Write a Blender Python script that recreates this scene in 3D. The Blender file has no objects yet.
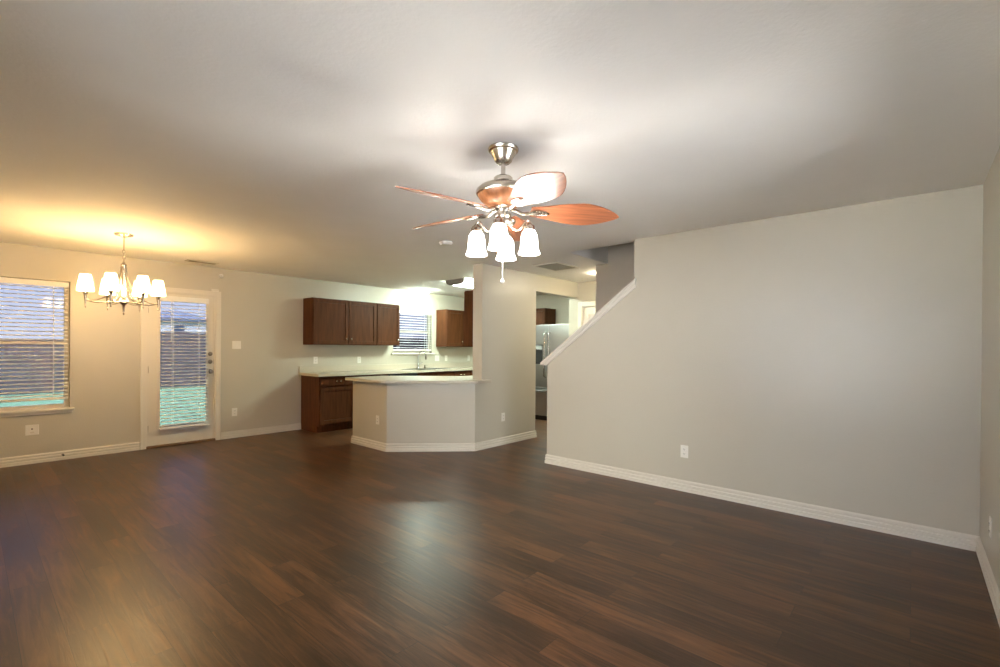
import bpy, bmesh, math, random
from mathutils import Vector, Matrix
random.seed(7)
PI = math.pi
scene = bpy.context.scene
COL = scene.collection

# ---------------------------------------------------------------- camera
YAW, PITCH, ROLL = math.radians(41.392), math.radians(-0.2016), math.radians(0.4015)
F = Vector((math.cos(YAW)*math.cos(PITCH), math.sin(YAW)*math.cos(PITCH), math.sin(PITCH)))
R0 = Vector((math.sin(YAW), -math.cos(YAW), 0)); U0 = R0.cross(F)
RR = math.cos(ROLL)*R0 + math.sin(ROLL)*U0
UU = -math.sin(ROLL)*R0 + math.cos(ROLL)*U0
cam = bpy.data.cameras.new('camera'); camo = bpy.data.objects.new('camera', cam); COL.objects.link(camo)
cam.sensor_width = 36; cam.lens = 36*468.6/1000; cam.shift_y = (349.7-333.5)/1000; cam.clip_start = 0.02; cam.clip_end = 300
mw = Matrix.Identity(4)
for i in range(3):
    mw[i][0], mw[i][1], mw[i][2] = RR[i], UU[i], -F[i]
mw[2][3] = 1.3318
camo.matrix_world = mw
scene.camera = camo

# ---------------------------------------------------------------- view, world and lamp strengths
scene.view_settings.view_transform = 'Standard'
scene.view_settings.look = 'None'
scene.view_settings.exposure = 0.92
scene.view_settings.gamma = 1.0
scene.view_settings.use_curve_mapping = False
scene.cycles.use_denoising = True
scene.cycles.max_bounces = 14
scene.cycles.diffuse_bounces = 8
scene.cycles.transparent_max_bounces = 16
scene.cycles.sample_clamp_indirect = 6.0
scene.cycles.caustics_reflective = False
scene.cycles.caustics_refractive = False

FAN_E, CHAN_E, KIT_E, SINK_E, HALL_E, SHAFT_FILL_E = 98.0, 275.0, 40.0, 110.0, 70.0, 1.6
FILL_SKY_E, DUSK_E = 60.0, 3.6  # first value sets the added sky fill

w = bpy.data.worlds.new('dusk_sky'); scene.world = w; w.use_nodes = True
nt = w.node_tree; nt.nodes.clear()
wo = nt.nodes.new('ShaderNodeOutputWorld'); bg = nt.nodes.new('ShaderNodeBackground')
tc = nt.nodes.new('ShaderNodeTexCoord'); sp = nt.nodes.new('ShaderNodeSeparateXYZ'); cr = nt.nodes.new('ShaderNodeValToRGB')
cr.color_ramp.elements[0].position = 0.0; cr.color_ramp.elements[0].color = (0.78, 0.84, 1.0, 1)
cr.color_ramp.elements[1].position = 0.5; cr.color_ramp.elements[1].color = (0.20, 0.33, 0.85, 1)
nt.links.new(tc.outputs['Generated'], sp.inputs[0]); nt.links.new(sp.outputs['Z'], cr.inputs[0])
# sky brightened behind and left of the camera, added fill for the room
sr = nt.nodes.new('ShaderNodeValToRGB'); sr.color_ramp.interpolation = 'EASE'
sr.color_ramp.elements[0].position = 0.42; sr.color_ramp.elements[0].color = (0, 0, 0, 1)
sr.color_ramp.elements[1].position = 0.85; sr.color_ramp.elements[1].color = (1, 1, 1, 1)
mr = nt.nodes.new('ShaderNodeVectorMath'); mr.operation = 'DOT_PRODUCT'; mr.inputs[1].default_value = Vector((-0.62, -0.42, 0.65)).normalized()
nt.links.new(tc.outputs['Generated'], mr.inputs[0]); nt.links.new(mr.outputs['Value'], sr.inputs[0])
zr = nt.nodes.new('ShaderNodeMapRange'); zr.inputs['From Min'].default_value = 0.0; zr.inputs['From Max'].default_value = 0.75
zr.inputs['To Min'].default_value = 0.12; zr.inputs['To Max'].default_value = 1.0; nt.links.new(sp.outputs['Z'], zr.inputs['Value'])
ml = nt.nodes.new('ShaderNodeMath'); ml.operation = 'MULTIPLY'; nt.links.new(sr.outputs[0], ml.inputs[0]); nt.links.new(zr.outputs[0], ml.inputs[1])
ms = nt.nodes.new('ShaderNodeMath'); ms.operation = 'MULTIPLY_ADD'; ms.inputs[1].default_value = FILL_SKY_E; ms.inputs[2].default_value = DUSK_E
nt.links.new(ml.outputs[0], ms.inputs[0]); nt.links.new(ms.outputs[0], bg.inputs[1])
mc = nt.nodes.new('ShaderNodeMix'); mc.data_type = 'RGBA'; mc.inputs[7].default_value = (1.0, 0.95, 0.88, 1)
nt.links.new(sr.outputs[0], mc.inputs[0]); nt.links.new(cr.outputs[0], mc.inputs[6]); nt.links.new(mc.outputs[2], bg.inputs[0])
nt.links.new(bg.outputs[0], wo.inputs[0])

# ---------------------------------------------------------------- materials
def mat(name, col, rough=0.5, metal=0.0, noise=0.0, nscale=8.0, bump=0.0, bscale=200.0, spec=0.5, stretch=None):
    m = bpy.data.materials.new(name); m.use_nodes = True
    t = m.node_tree; b = t.nodes['Principled BSDF']
    b.inputs['Base Color'].default_value = (*col, 1); b.inputs['Roughness'].default_value = rough
    b.inputs['Metallic'].default_value = metal; b.inputs['Specular IOR Level'].default_value = spec
    co = t.nodes.new('ShaderNodeTexCoord'); mp = t.nodes.new('ShaderNodeMapping')
    t.links.new(co.outputs['Object'], mp.inputs[0])
    if stretch: mp.inputs['Scale'].default_value = stretch
    if noise > 0:
        n = t.nodes.new('ShaderNodeTexNoise'); n.inputs['Scale'].default_value = nscale; n.inputs['Detail'].default_value = 5
        t.links.new(mp.outputs[0], n.inputs['Vector'])
        r = t.nodes.new('ShaderNodeValToRGB')
        r.color_ramp.elements[0].position = 0.3; r.color_ramp.elements[1].position = 0.72
        r.color_ramp.elements[0].color = (*[c*(1-noise) for c in col], 1)
        r.color_ramp.elements[1].color = (*[min(1, c*(1+noise)) for c in col], 1)
        t.links.new(n.outputs['Fac'], r.inputs[0]); t.links.new(r.outputs[0], b.inputs['Base Color'])
    if bump > 0:
        n2 = t.nodes.new('ShaderNodeTexNoise'); n2.inputs['Scale'].default_value = bscale; n2.inputs['Detail'].default_value = 3
        t.links.new(mp.outputs[0], n2.inputs['Vector'])
        bp = t.nodes.new('ShaderNodeBump'); bp.inputs['Strength'].default_value = bump; bp.inputs['Distance'].default_value = 0.004
        t.links.new(n2.outputs['Fac'], bp.inputs['Height']); t.links.new(bp.outputs[0], b.inputs['Normal'])
    return m

def glow(name, col, strength):
    m = bpy.data.materials.new(name); m.use_nodes = True
    b = m.node_tree.nodes['Principled BSDF']
    b.inputs['Base Color'].default_value = (0.85, 0.85, 0.83, 1)
    b.inputs['Emission Color'].default_value = (*col, 1); b.inputs['Emission Strength'].default_value = strength
    # faint ripple of the glass, so the lamp glass is procedural like everything else
    t = m.node_tree; n = t.nodes.new('ShaderNodeTexNoise'); n.inputs['Scale'].default_value = 30
    r = t.nodes.new('ShaderNodeMapRange'); r.inputs['To Min'].default_value = strength*0.92; r.inputs['To Max'].default_value = strength*1.08
    t.links.new(n.outputs['Fac'], r.inputs['Value']); t.links.new(r.outputs[0], b.inputs['Emission Strength'])
    return m

def frosted(name, col, strength, clear=0.82):
    m = bpy.data.materials.new(name); m.use_nodes = True; t = m.node_tree; t.nodes.clear()
    o = t.nodes.new('ShaderNodeOutputMaterial'); ad = t.nodes.new('ShaderNodeAddShader')
    tr = t.nodes.new('ShaderNodeBsdfTransparent'); em = t.nodes.new('ShaderNodeEmission')
    tr.inputs[0].default_value = (clear, clear, clear, 1); em.inputs[0].default_value = (*col, 1)
    n = t.nodes.new('ShaderNodeTexNoise'); n.inputs['Scale'].default_value = 30
    r = t.nodes.new('ShaderNodeMapRange'); r.inputs['To Min'].default_value = strength*0.9; r.inputs['To Max'].default_value = strength*1.1
    t.links.new(n.outputs['Fac'], r.inputs['Value']); t.links.new(r.outputs[0], em.inputs[1])
    t.links.new(tr.outputs[0], ad.inputs[0]); t.links.new(em.outputs[0], ad.inputs[1]); t.links.new(ad.outputs[0], o.inputs[0])
    return m

def glass_mat(name, tint=(0.93, 0.97, 1.0)):
    m = bpy.data.materials.new(name); m.use_nodes = True; t = m.node_tree; t.nodes.clear()
    o = t.nodes.new('ShaderNodeOutputMaterial'); mx = t.nodes.new('ShaderNodeMixShader')
    tr = t.nodes.new('ShaderNodeBsdfTransparent'); gl = t.nodes.new('ShaderNodeBsdfGlossy'); fr = t.nodes.new('ShaderNodeFresnel')
    tr.inputs[0].default_value = (*tint, 1); gl.inputs['Roughness'].default_value = 0.02; fr.inputs[0].default_value = 1.5
    t.links.new(fr.outputs[0], mx.inputs[0]); t.links.new(tr.outputs[0], mx.inputs[1]); t.links.new(gl.outputs[0], mx.inputs[2])
    t.links.new(mx.outputs[0], o.inputs[0])
    return m

def floor_mat():
    m = bpy.data.materials.new('dark_plank_floor'); m.use_nodes = True; t = m.node_tree; b = t.nodes['Principled BSDF']
    L = t.links.new
    co = t.nodes.new('ShaderNodeTexCoord'); mp = t.nodes.new('ShaderNodeMapping'); mp.inputs['Rotation'].default_value = (0, 0, PI/2)
    L(co.outputs['Object'], mp.inputs[0])
    def brick(mortar):
        k = t.nodes.new('ShaderNodeTexBrick'); L(mp.outputs[0], k.inputs['Vector'])
        k.offset = 0.37; k.inputs['Scale'].default_value = 1.0; k.inputs['Brick Width'].default_value = 1.22
        k.inputs['Row Height'].default_value = 0.15; k.inputs['Mortar Size'].default_value = mortar
        k.inputs['Mortar Smooth'].default_value = 0.1; k.inputs['Bias'].default_value = 0.0
        k.inputs['Color1'].default_value = (0, 0, 0, 1); k.inputs['Color2'].default_value = (1, 1, 1, 1); k.inputs['Mortar'].default_value = (0.3, 0.3, 0.3, 1)
        return k
    k = brick(0.0012)
    # grain: noise stretched along the planks, shifted from plank to plank
    sh = t.nodes.new('ShaderNodeVectorMath'); sh.operation = 'MULTIPLY_ADD'
    L(k.outputs['Color'], sh.inputs[0]); sh.inputs[1].default_value = (7, 13, 5); L(mp.outputs[0], sh.inputs[2])
    gm = t.nodes.new('ShaderNodeMapping'); gm.inputs['Scale'].default_value = (1.3, 16, 1); L(sh.outputs[0], gm.inputs[0])
    n1 = t.nodes.new('ShaderNodeTexNoise'); n1.inputs['Scale'].default_value = 1.6; n1.inputs['Detail'].default_value = 8; n1.inputs['Roughness'].default_value = 0.62
    n1.inputs['Distortion'].default_value = 1.2
    L(gm.outputs[0], n1.inputs['Vector'])
    g2 = t.nodes.new('ShaderNodeMapping'); g2.inputs['Scale'].default_value = (0.7, 3.2, 1); L(sh.outputs[0], g2.inputs[0])
    n2 = t.nodes.new('ShaderNodeTexNoise'); n2.inputs['Scale'].default_value = 1.3; n2.inputs['Detail'].default_value = 3; L(g2.outputs[0], n2.inputs['Vector'])
    a = t.nodes.new('ShaderNodeMath'); a.operation = 'MULTIPLY'; a.inputs[1].default_value = 0.085; L(k.outputs['Color'], a.inputs[0])
    c = t.nodes.new('ShaderNodeMath'); c.operation = 'MULTIPLY_ADD'; c.inputs[1].default_value = 0.62; L(n1.outputs['Fac'], c.inputs[0]); L(a.outputs[0], c.inputs[2])
    d = t.nodes.new('ShaderNodeMath'); d.operation = 'MULTIPLY_ADD'; d.inputs[1].default_value = 0.47; L(n2.outputs['Fac'], d.inputs[0]); L(c.outputs[0], d.inputs[2])
    r = t.nodes.new('ShaderNodeValToRGB'); e = r.color_ramp.elements
    e[0].position = 0.34; e[0].color = (0.017, 0.0090, 0.0055, 1)
    e[1].position = 0.78; e[1].color = (0.170, 0.077, 0.032, 1)
    x = e.new(0.55); x.color = (0.054, 0.0255, 0.0120, 1)
    L(d.outputs[0], r.inputs[0])
    mx = t.nodes.new('ShaderNodeMix'); mx.data_type = 'RGBA'; mx.inputs[7].default_value = (0.014, 0.009, 0.007, 1)
    L(k.outputs['Fac'], mx.inputs[0]); L(r.outputs[0], mx.inputs[6]); L(mx.outputs[2], b.inputs['Base Color'])
    rr = t.nodes.new('ShaderNodeMapRange'); rr.inputs['To Min'].default_value = 0.24; rr.inputs['To Max'].default_value = 0.44
    L(n1.outputs['Fac'], rr.inputs['Value']); L(rr.outputs[0], b.inputs['Roughness'])
    b.inputs['Specular IOR Level'].default_value = 0.36
    bp = t.nodes.new('ShaderNodeBump'); bp.inputs['Strength'].default_value = 0.6; bp.inputs['Distance'].default_value = 0.002
    L(n1.outputs['Fac'], bp.inputs['Height']); L(bp.outputs[0], b.inputs['Normal'])
    return m

M = {}
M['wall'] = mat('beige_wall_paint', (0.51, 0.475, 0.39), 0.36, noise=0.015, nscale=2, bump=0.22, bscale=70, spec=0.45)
M['ceil'] = mat('textured_ceiling_paint', (0.86, 0.845, 0.81), 0.8, noise=0.015, nscale=3, bump=0.32, bscale=60, spec=0.2)
M['trim'] = mat('cream_white_trim', (0.68, 0.64, 0.56), 0.4, noise=0.01)
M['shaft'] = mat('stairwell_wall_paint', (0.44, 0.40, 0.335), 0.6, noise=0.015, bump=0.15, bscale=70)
M['floor'] = floor_mat()
M['cab'] = mat('reddish_brown_cabinet_wood', (0.085, 0.030, 0.011), 0.45, noise=0.28, nscale=3.0, stretch=(9, 9, 0.9), bump=0.05, bscale=20, spec=0.12)
M['cabin'] = mat('cabinet_shadow_wood', (0.06, 0.024, 0.012), 0.6, noise=0.2)
M['counter'] = mat('cream_laminate_counter', (0.52, 0.465, 0.37), 0.32, noise=0.08, nscale=120)
M['nickel'] = mat('brushed_nickel', (0.56, 0.51, 0.44), 0.26, 1.0, noise=0.05, nscale=40)
M['chrome'] = mat('polished_chrome', (0.62, 0.62, 0.62), 0.14, 1.0, noise=0.03, nscale=30)
M['dnickel'] = mat('aged_nickel', (0.25, 0.22, 0.18), 0.3, 1.0, noise=0.1, nscale=60)
M['steel'] = mat('stainless_steel', (0.50, 0.515, 0.52), 0.30, 1.0, noise=0.05, nscale=3, stretch=(1, 1, 60))
M['fridgeside'] = mat('grey_fridge_side', (0.22, 0.22, 0.22), 0.5, noise=0.05)
M['black'] = mat('black_plastic', (0.012, 0.013, 0.014), 0.35, noise=0.1)
M['grey'] = mat('grey_metal_cap', (0.22, 0.22, 0.21), 0.5, noise=0.05)
M['plate'] = mat('white_plastic_plate', (0.78, 0.76, 0.70), 0.35, noise=0.01)
M['slot'] = mat('dark_slot', (0.05, 0.045, 0.04), 0.6, noise=0.1)
M['vinyl'] = mat('almond_vinyl_sash', (0.66, 0.62, 0.54), 0.45, noise=0.01)
M['blind'] = mat('white_blind_slat', (0.80, 0.79, 0.76), 0.45, noise=0.02, nscale=5)
M['cord'] = mat('white_cord', (0.85, 0.84, 0.80), 0.7, noise=0.02)
M['glass'] = glass_mat('tinted_window_glass', (0.35, 0.355, 0.37))
M['clearglass'] = glass_mat('window_glass')
M['blade'] = mat('cherry_blade_wood', (0.27, 0.090, 0.040), 0.32, noise=0.35, nscale=3.5, stretch=(1.2, 22, 1))
M['bowl'] = mat('carved_brown_bowl', (0.30, 0.115, 0.045), 0.35, noise=0.35, nscale=6, stretch=(6, 6, 1))
M['thresh'] = mat('oak_threshold', (0.16, 0.085, 0.035), 0.45, noise=0.25, stretch=(1, 14, 14))
M['vent'] = mat('vent_enamel', (0.60, 0.57, 0.50), 0.5, noise=0.02)
M['louver'] = mat('grey_tan_louvers', (0.27, 0.25, 0.19), 0.6, noise=0.05)
M['ventdark'] = mat('vent_duct_dark', (0.055, 0.05, 0.04), 0.8, noise=0.1)
M['fanglow'] = frosted('frosted_fan_glass', (1.0, 0.94, 0.84), 5.0)
M['bulb'] = glow('fan_bulb', (1.0, 0.97, 0.91), FAN_E)
M['changlow'] = frosted('frosted_chandelier_glass', (1.0, 0.72, 0.36), 3.5)
M['chanbulb'] = glow('chandelier_bulb', (1.0, 0.60, 0.23), CHAN_E)
M['kitglow'] = glow('fluorescent_lens', (0.82, 1.0, 0.85), KIT_E)
M['sinkglow'] = glow('sink_light_lens', (0.84, 1.0, 0.87), SINK_E)
M['hallglow'] = glow('hall_dome_glass', (1.0, 0.86, 0.60), HALL_E)
M['shaftfill'] = glow('stairwell_fill_glass', (1.0, 0.92, 0.80), SHAFT_FILL_E)
M['grass'] = mat('lawn_grass', (0.055, 0.135, 0.085), 0.9, noise=0.45, nscale=30, bump=0.5, bscale=60)
M['fence'] = mat('weathered_fence_wood', (0.034, 0.032, 0.048), 0.9, noise=0.4, nscale=4, stretch=(6, 6, 0.6))
M['siding'] = mat('pale_house_siding', (0.30, 0.33, 0.40), 0.8, noise=0.05)
M['roof'] = mat('blue_grey_shingles', (0.05, 0.07, 0.12), 0.9, noise=0.3, nscale=20)
M['housewin'] = mat('dark_house_window', (0.03, 0.05, 0.10), 0.15, noise=0.1)
M['bounce'] = mat('pale_bounce_ground', (0.78, 0.75, 0.70), 0.9, noise=0.15, nscale=3)  # pale so the added ground bounces more light
M['shade_roof'] = mat('dark_shade_roof', (0.10, 0.075, 0.055), 0.7, noise=0.2)  # dark so the added roof sends little light down
M['basin'] = mat('sink_steel', (0.42, 0.43, 0.43), 0.3, 1.0, noise=0.05)

# ---------------------------------------------------------------- mesh helpers
def world_loc(o):
    v = Vector((0, 0, 0))
    while o is not None:
        v += o.location; o = o.parent
    return v

class MB:
    def __init__(s): s.bm = bmesh.new()
    def box(s, x0, x1, y0, y1, z0, z1):
        v = [s.bm.verts.new(p) for p in ((x0,y0,z0),(x1,y0,z0),(x1,y1,z0),(x0,y1,z0),(x0,y0,z1),(x1,y0,z1),(x1,y1,z1),(x0,y1,z1))]
        for f in ((3,2,1,0),(4,5,6,7),(0,1,5,4),(1,2,6,5),(2,3,7,6),(3,0,4,7)): s.bm.faces.new([v[i] for i in f])
        return s
    def prism(s, pts, a0, a1, axis='z'):
        def P(p, a):
            return {'z': (p[0], p[1], a), 'x': (a, p[0], p[1]), 'y': (p[0], a, p[1])}[axis]
        lo = [s.bm.verts.new(P(p, a0)) for p in pts]; hi = [s.bm.verts.new(P(p, a1)) for p in pts]
        n = len(pts)
        s.bm.faces.new(lo[::-1]); s.bm.faces.new(hi)
        for i in range(n): s.bm.faces.new((lo[i], lo[(i+1)%n], hi[(i+1)%n], hi[i]))
        return s
    def lathe(s, prof, c=(0,0,0), seg=24):
        rings = []
        for r, z in prof:
            if r < 1e-5: rings.append([s.bm.verts.new((c[0], c[1], c[2]+z))])
            else: rings.append([s.bm.verts.new((c[0]+r*math.cos(2*PI*i/seg), c[1]+r*math.sin(2*PI*i/seg), c[2]+z)) for i in range(seg)])
        for a, b in zip(rings, rings[1:]):
            for i in range(seg):
                j = (i+1) % seg
                if len(a) == 1 and len(b) == 1: continue
                if len(a) == 1: s.bm.faces.new((a[0], b[j], b[i]))
                elif len(b) == 1: s.bm.faces.new((a[i], a[j], b[0]))
                else: s.bm.faces.new((a[i], a[j], b[j], b[i]))
        if len(rings[0]) > 1: s.bm.faces.new(rings[0][::-1])
        if len(rings[-1]) > 1: s.bm.faces.new(rings[-1])
        return s
    def tube(s, path, r, seg=10):
        path = [Vector(p) for p in path]; n = len(path)
        rad = r if isinstance(r, (list, tuple)) else [r]*n
        prev = None; rings = []
        for i, p in enumerate(path):
            t = (path[min(i+1, n-1)] - path[max(i-1, 0)]).normalized()
            if prev is None:
                up = Vector((0,0,1)) if abs(t.z) < 0.9 else Vector((1,0,0))
                a = t.cross(up).normalized()
            else:
                a = (prev - t*prev.dot(t)).normalized()
            b = t.cross(a); prev = a
            rings.append([s.bm.verts.new(p + rad[i]*(math.cos(2*PI*k/seg)*a + math.sin(2*PI*k/seg)*b)) for k in range(seg)])
        for A, B in zip(rings, rings[1:]):
            for k in range(seg): s.bm.faces.new((A[k], A[(k+1)%seg], B[(k+1)%seg], B[k]))
        s.bm.faces.new(rings[0][::-1]); s.bm.faces.new(rings[-1])
        return s
    def sweep(s, prof, path, closed=False):
        """profile (offset, z) swept along a floor path; offset is to the LEFT of travel, mitred at corners"""
        P = [Vector((p[0], p[1])) for p in path]; n = len(P); cols = []
        for i in range(n):
            d0 = (P[i]-P[i-1]).normalized() if i > 0 else None
            d1 = (P[i+1]-P[i]).normalized() if i < n-1 else None
            if d0 is None: d0 = d1
            if d1 is None: d1 = d0
            n0 = Vector((-d0.y, d0.x)); n1 = Vector((-d1.y, d1.x)); mm = (n0+n1)
            mm = mm / (1 + n0.dot(n1))
            cols.append([s.bm.verts.new((P[i].x+mm.x*o, P[i].y+mm.y*o, z)) for o, z in prof])
        m = len(prof)
        for A, B in zip(cols, cols[1:]):
            for k in range(m): s.bm.faces.new((A[k], B[k], B[(k+1)%m], A[(k+1)%m]))
        s.bm.faces.new(cols[0]); s.bm.faces.new(cols[-1][::-1])
        return s
    def ico(s, c, r, sub=2, scale=(1,1,1)):
        bmesh.ops.create_icosphere(s.bm, subdivisions=sub, radius=r, matrix=Matrix.Translation(c) @ Matrix.Diagonal((*scale, 1)))
        return s
    def xform(s, m):
        bmesh.ops.transform(s.bm, matrix=m, verts=s.bm.verts); return s
    def build(s, name, m, parent=None, bevel=0.0, smooth=False, local=False, seg=2):
        bmesh.ops.recalc_face_normals(s.bm, faces=s.bm.faces)
        if parent is not None and not local:
            bmesh.ops.translate(s.bm, verts=s.bm.verts, vec=-world_loc(parent))
        me = bpy.data.meshes.new(name); s.bm.to_mesh(me); s.bm.free()
        me.materials.append(m)
        if smooth:
            for p in me.polygons: p.use_smooth = True
        o = bpy.data.objects.new(name, me); COL.objects.link(o)
        if parent is not None: o.parent = parent
        if bevel > 0:
            b = o.modifiers.new('bevel', 'BEVEL'); b.width = bevel; b.segments = seg; b.limit_method = 'ANGLE'; b.angle_limit = math.radians(40)
        if smooth:
            es = o.modifiers.new('edges', 'EDGE_SPLIT'); es.split_angle = math.radians(38)
        return o

def tag(o, label, cat, group=None):
    o['label'] = label; o['category'] = cat
    if group: o['group'] = group
    return o
def thing(name, label, cat, loc=(0,0,0), rz=0.0, group=None):
    o = bpy.data.objects.new(name, None); COL.objects.link(o); o.empty_display_size = 0.1
    o.location = loc; o.rotation_euler = (0, 0, rz)
    return tag(o, label, cat, group)
def struct(o, label=None):
    o['kind'] = 'structure'
    if label: o['label'] = label
    return o
def holder(name, loc, label):
    o = bpy.data.objects.new(name, None); COL.objects.link(o); o.empty_display_size = 0.1; o.location = loc
    return struct(o, label)
def dup(root, loc, rz, label, group=None):
    r = root.copy(); COL.objects.link(r); r.location = loc; r.rotation_euler = (0, 0, rz); r['label'] = label
    if group: r['group'] = group
    for ch in list(root.children):
        c = ch.copy(); COL.objects.link(c); c.parent = r
        for g in list(ch.children):
            d = g.copy(); COL.objects.link(d); d.parent = c
    return r
def curve(pts, n=8):
    """Catmull-Rom through points"""
    P = [Vector(p) for p in pts]; out = []
    for i in range(len(P)-1):
        p0 = P[max(i-1,0)]; p1 = P[i]; p2 = P[i+1]; p3 = P[min(i+2, len(P)-1)]
        for k in range(n):
            t = k/n
            out.append(0.5*((2*p1)+(p2-p0)*t+(2*p0-5*p1+4*p2-p3)*t*t+(3*p1-p0-3*p2+p3)*t**3))
    out.append(P[-1]); return out

# ---------------------------------------------------------------- dimensions (metres; camera stands at x=0, y=0)
XS, YR, YB, H = 4.449, -0.342, 7.402, 2.44
XL = -0.75
YC, PT = 4.24, 0.17            # kitchen dividing wall and its thickness
XJ = 4.454                     # where its full height starts
XD, XH = 5.62, 6.78            # opening to the kitchen
XE = 7.83                      # kitchen far side wall
XW = 5.505                     # inner stairwell wall
T = 0.13
HX0, HX1, HY1 = 4.565, 5.505, 2.99   # ceiling opening over the stairs
ZT = 4.9

# ---------------------------------------------------------------- setting
fl = MB().box(XL-T, XE+T, YR-T, YB+T, -0.12, 0.0).build('floor', M['floor']); struct(fl, 'dark brown wood plank floor')
c = MB()
def slab(x0, x1, y0, y1): c.box(x0, x1, y0, y1, H, H+0.28)
slab(XL-T, HX0, YR-T, YB+T); slab(HX0, HX1, HY1, YB+T); slab(HX1, HX1+0.115, 3.164, 3.165); slab(HX1+0.115, XE+T, YR-T, 3.165); slab(HX1, XE+T, 3.165, YB+T)
struct(c.build('ceiling', M['ceil']), 'off-white textured ceiling')

# back wall with window, glazed door and kitchen window openings
W1 = (-0.13, 0.787, 0.60, 2.07); DO = (1.50, 2.325, 0.0, 2.045); W2 = (5.33, 6.288, 1.215, 2.06)
b = MB(); y0, y1 = YB, YB+T
xs = [XL-T, W1[0], W1[1], DO[0], DO[1], W2[0], W2[1], XE+T]
for i in (0, 2, 4, 6): b.box(xs[i], xs[i+1], y0, y1, 0, H)
for o in (W1, DO, W2):
    if o[2] > 0: b.box(o[0], o[1], y0, y1, 0, o[2])
    b.box(o[0], o[1], y0, y1, o[3], H)
struct(b.build('wall_back', M['wall']), 'beige back wall behind dining area and kitchen')
LW = [(0.00, 2.10, 0.50, 2.12)]   # unseen window added left of the camera for fill light
b = MB(); yl = [YR-T]+[v for o in LW for v in o[:2]]+[YB]
for i in (0, 2): b.box(XL-T, XL, yl[i], yl[i+1], 0, H)
for o in LW: b.box(XL-T, XL, o[0], o[1], 0, o[2]); b.box(XL-T, XL, o[0], o[1], o[3], H)
struct(b.build('wall_left', M['wall']))
RW = [(1.72, 3.10, 0.50, 2.12)]   # unseen window added behind the camera for fill light
b = MB(); xr = [XL]+[v for o in RW for v in o[:2]]+[XE]
for i in (0, 2): b.box(xr[i], xr[i+1], YR-T, YR, 0, H)
for o in RW: b.box(o[0], o[1], YR-T, YR, 0, o[2]); b.box(o[0], o[1], YR-T, YR, o[3], H)
struct(b.build('wall_right', M['wall']), 'beige wall at the right edge')
# big wall beside the stairs, falling to a sloped half wall
cap0, cap1 = (2.121, 1.972), (3.185, 1.172)
struct(MB().prism([(YR, 0), (cap1[0], 0), cap1, cap0, (2.121, H), (YR, H)], XS, HX0, 'x').build('wall_stair', M['wall']), 'large beige wall that steps down along the stairs')
# sloped cap moulding on the half wall
sl = (cap0[1]-cap1[1])/(cap0[0]-cap1[0])
def zc(y): return cap1[1]+(y-cap1[0])*sl
t1 = MB()
ye = 3.268
t1.prism([(2.098, zc(2.098)+0.028), (2.098, zc(2.098)+0.056), (ye, zc(ye)+0.056), (ye+0.008, zc(ye)+0.03), (ye-0.005, zc(ye)+0.022)], XS-0.028, HX0+0.028, 'x')
t1.prism([(2.098, zc(2.098)-0.035), (2.098, zc(2.098)+0.028), (3.235, zc(3.235)+0.028), (3.205, zc(3.205)-0.03)], XS-0.014, XS, 'x')
t1.prism([(2.098, zc(2.098)-0.008), (2.098, zc(2.098)+0.028), (3.25, zc(3.25)+0.028), (3.235, zc(3.235)+0.0)], XS-0.022, XS, 'x')
struct(t1.build('trim_1', M['trim'], bevel=0.004), 'white sloping cap on the stair half wall')
# kitchen dividing wall: full height part and header over the opening
k = MB(); k.prism([(XJ, 0), (XD, 0), (XD, 2.19), (XH, 2.19), (XH, H), (XJ, H)], YC, YC+PT, 'y')
struct(k.build('wall_kitchen', M['wall']), 'beige dividing wall and header between living room and kitchen')
# half wall under the breakfast counter
ht = 0.12; q = ht*math.tan(PI/8)
A, B, C_ = (3.535, 5.834), (3.535, 5.035), (4.33, YC)
struct(MB().prism([A, B, C_, (XJ, YC), (XJ, YC+ht), (C_[0]+q, YC+ht), (B[0]+ht, B[1]+q), (A[0]+ht, A[1])], 0, 0.874, 'z').build('wall_peninsula', M['wall']), 'angled beige half wall under the breakfast counter')
# hall end wall (with a white door) and the stub beside the kitchen opening
HD = (3.40, 4.165, 2.045)
h = MB(); h.box(XH, XH+T, YR, HD[0], 0, H); h.box(XH, XH+T, HD[1], YC+PT, 0, H); h.box(XH, XH+T, HD[0], HD[1], HD[2], H)
struct(h.build('wall_hall', M['wall']), 'hall end wall with a white door')
struct(MB().box(XH+T, XE, YC, YC+PT, 0, H).build('wall_kitchen_side', M['wall']))
struct(MB().box(XE, XE+T, YC, YB, 0, H).build('wall_kitchen_far', M['wall']))
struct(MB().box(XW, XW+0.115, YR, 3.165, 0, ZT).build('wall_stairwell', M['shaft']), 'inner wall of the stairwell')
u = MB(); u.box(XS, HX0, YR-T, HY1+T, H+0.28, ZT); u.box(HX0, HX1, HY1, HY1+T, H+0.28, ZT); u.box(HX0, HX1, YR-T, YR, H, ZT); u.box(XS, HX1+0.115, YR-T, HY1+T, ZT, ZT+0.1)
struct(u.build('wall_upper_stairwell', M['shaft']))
st = MB()
pts = [(3.10, 0.0)]
for i in range(12):
    yy = 3.10-0.262*i; pts += [(yy, 0.1877*(i+1)), (yy-0.262, 0.1877*(i+1))]
pts += [(3.10-0.262*12, 0.0)]
st.prism(pts, HX0+0.002, XW-0.002, 'x')
struct(st.build('staircase', M['floor']), 'stairs behind the half wall')

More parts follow.
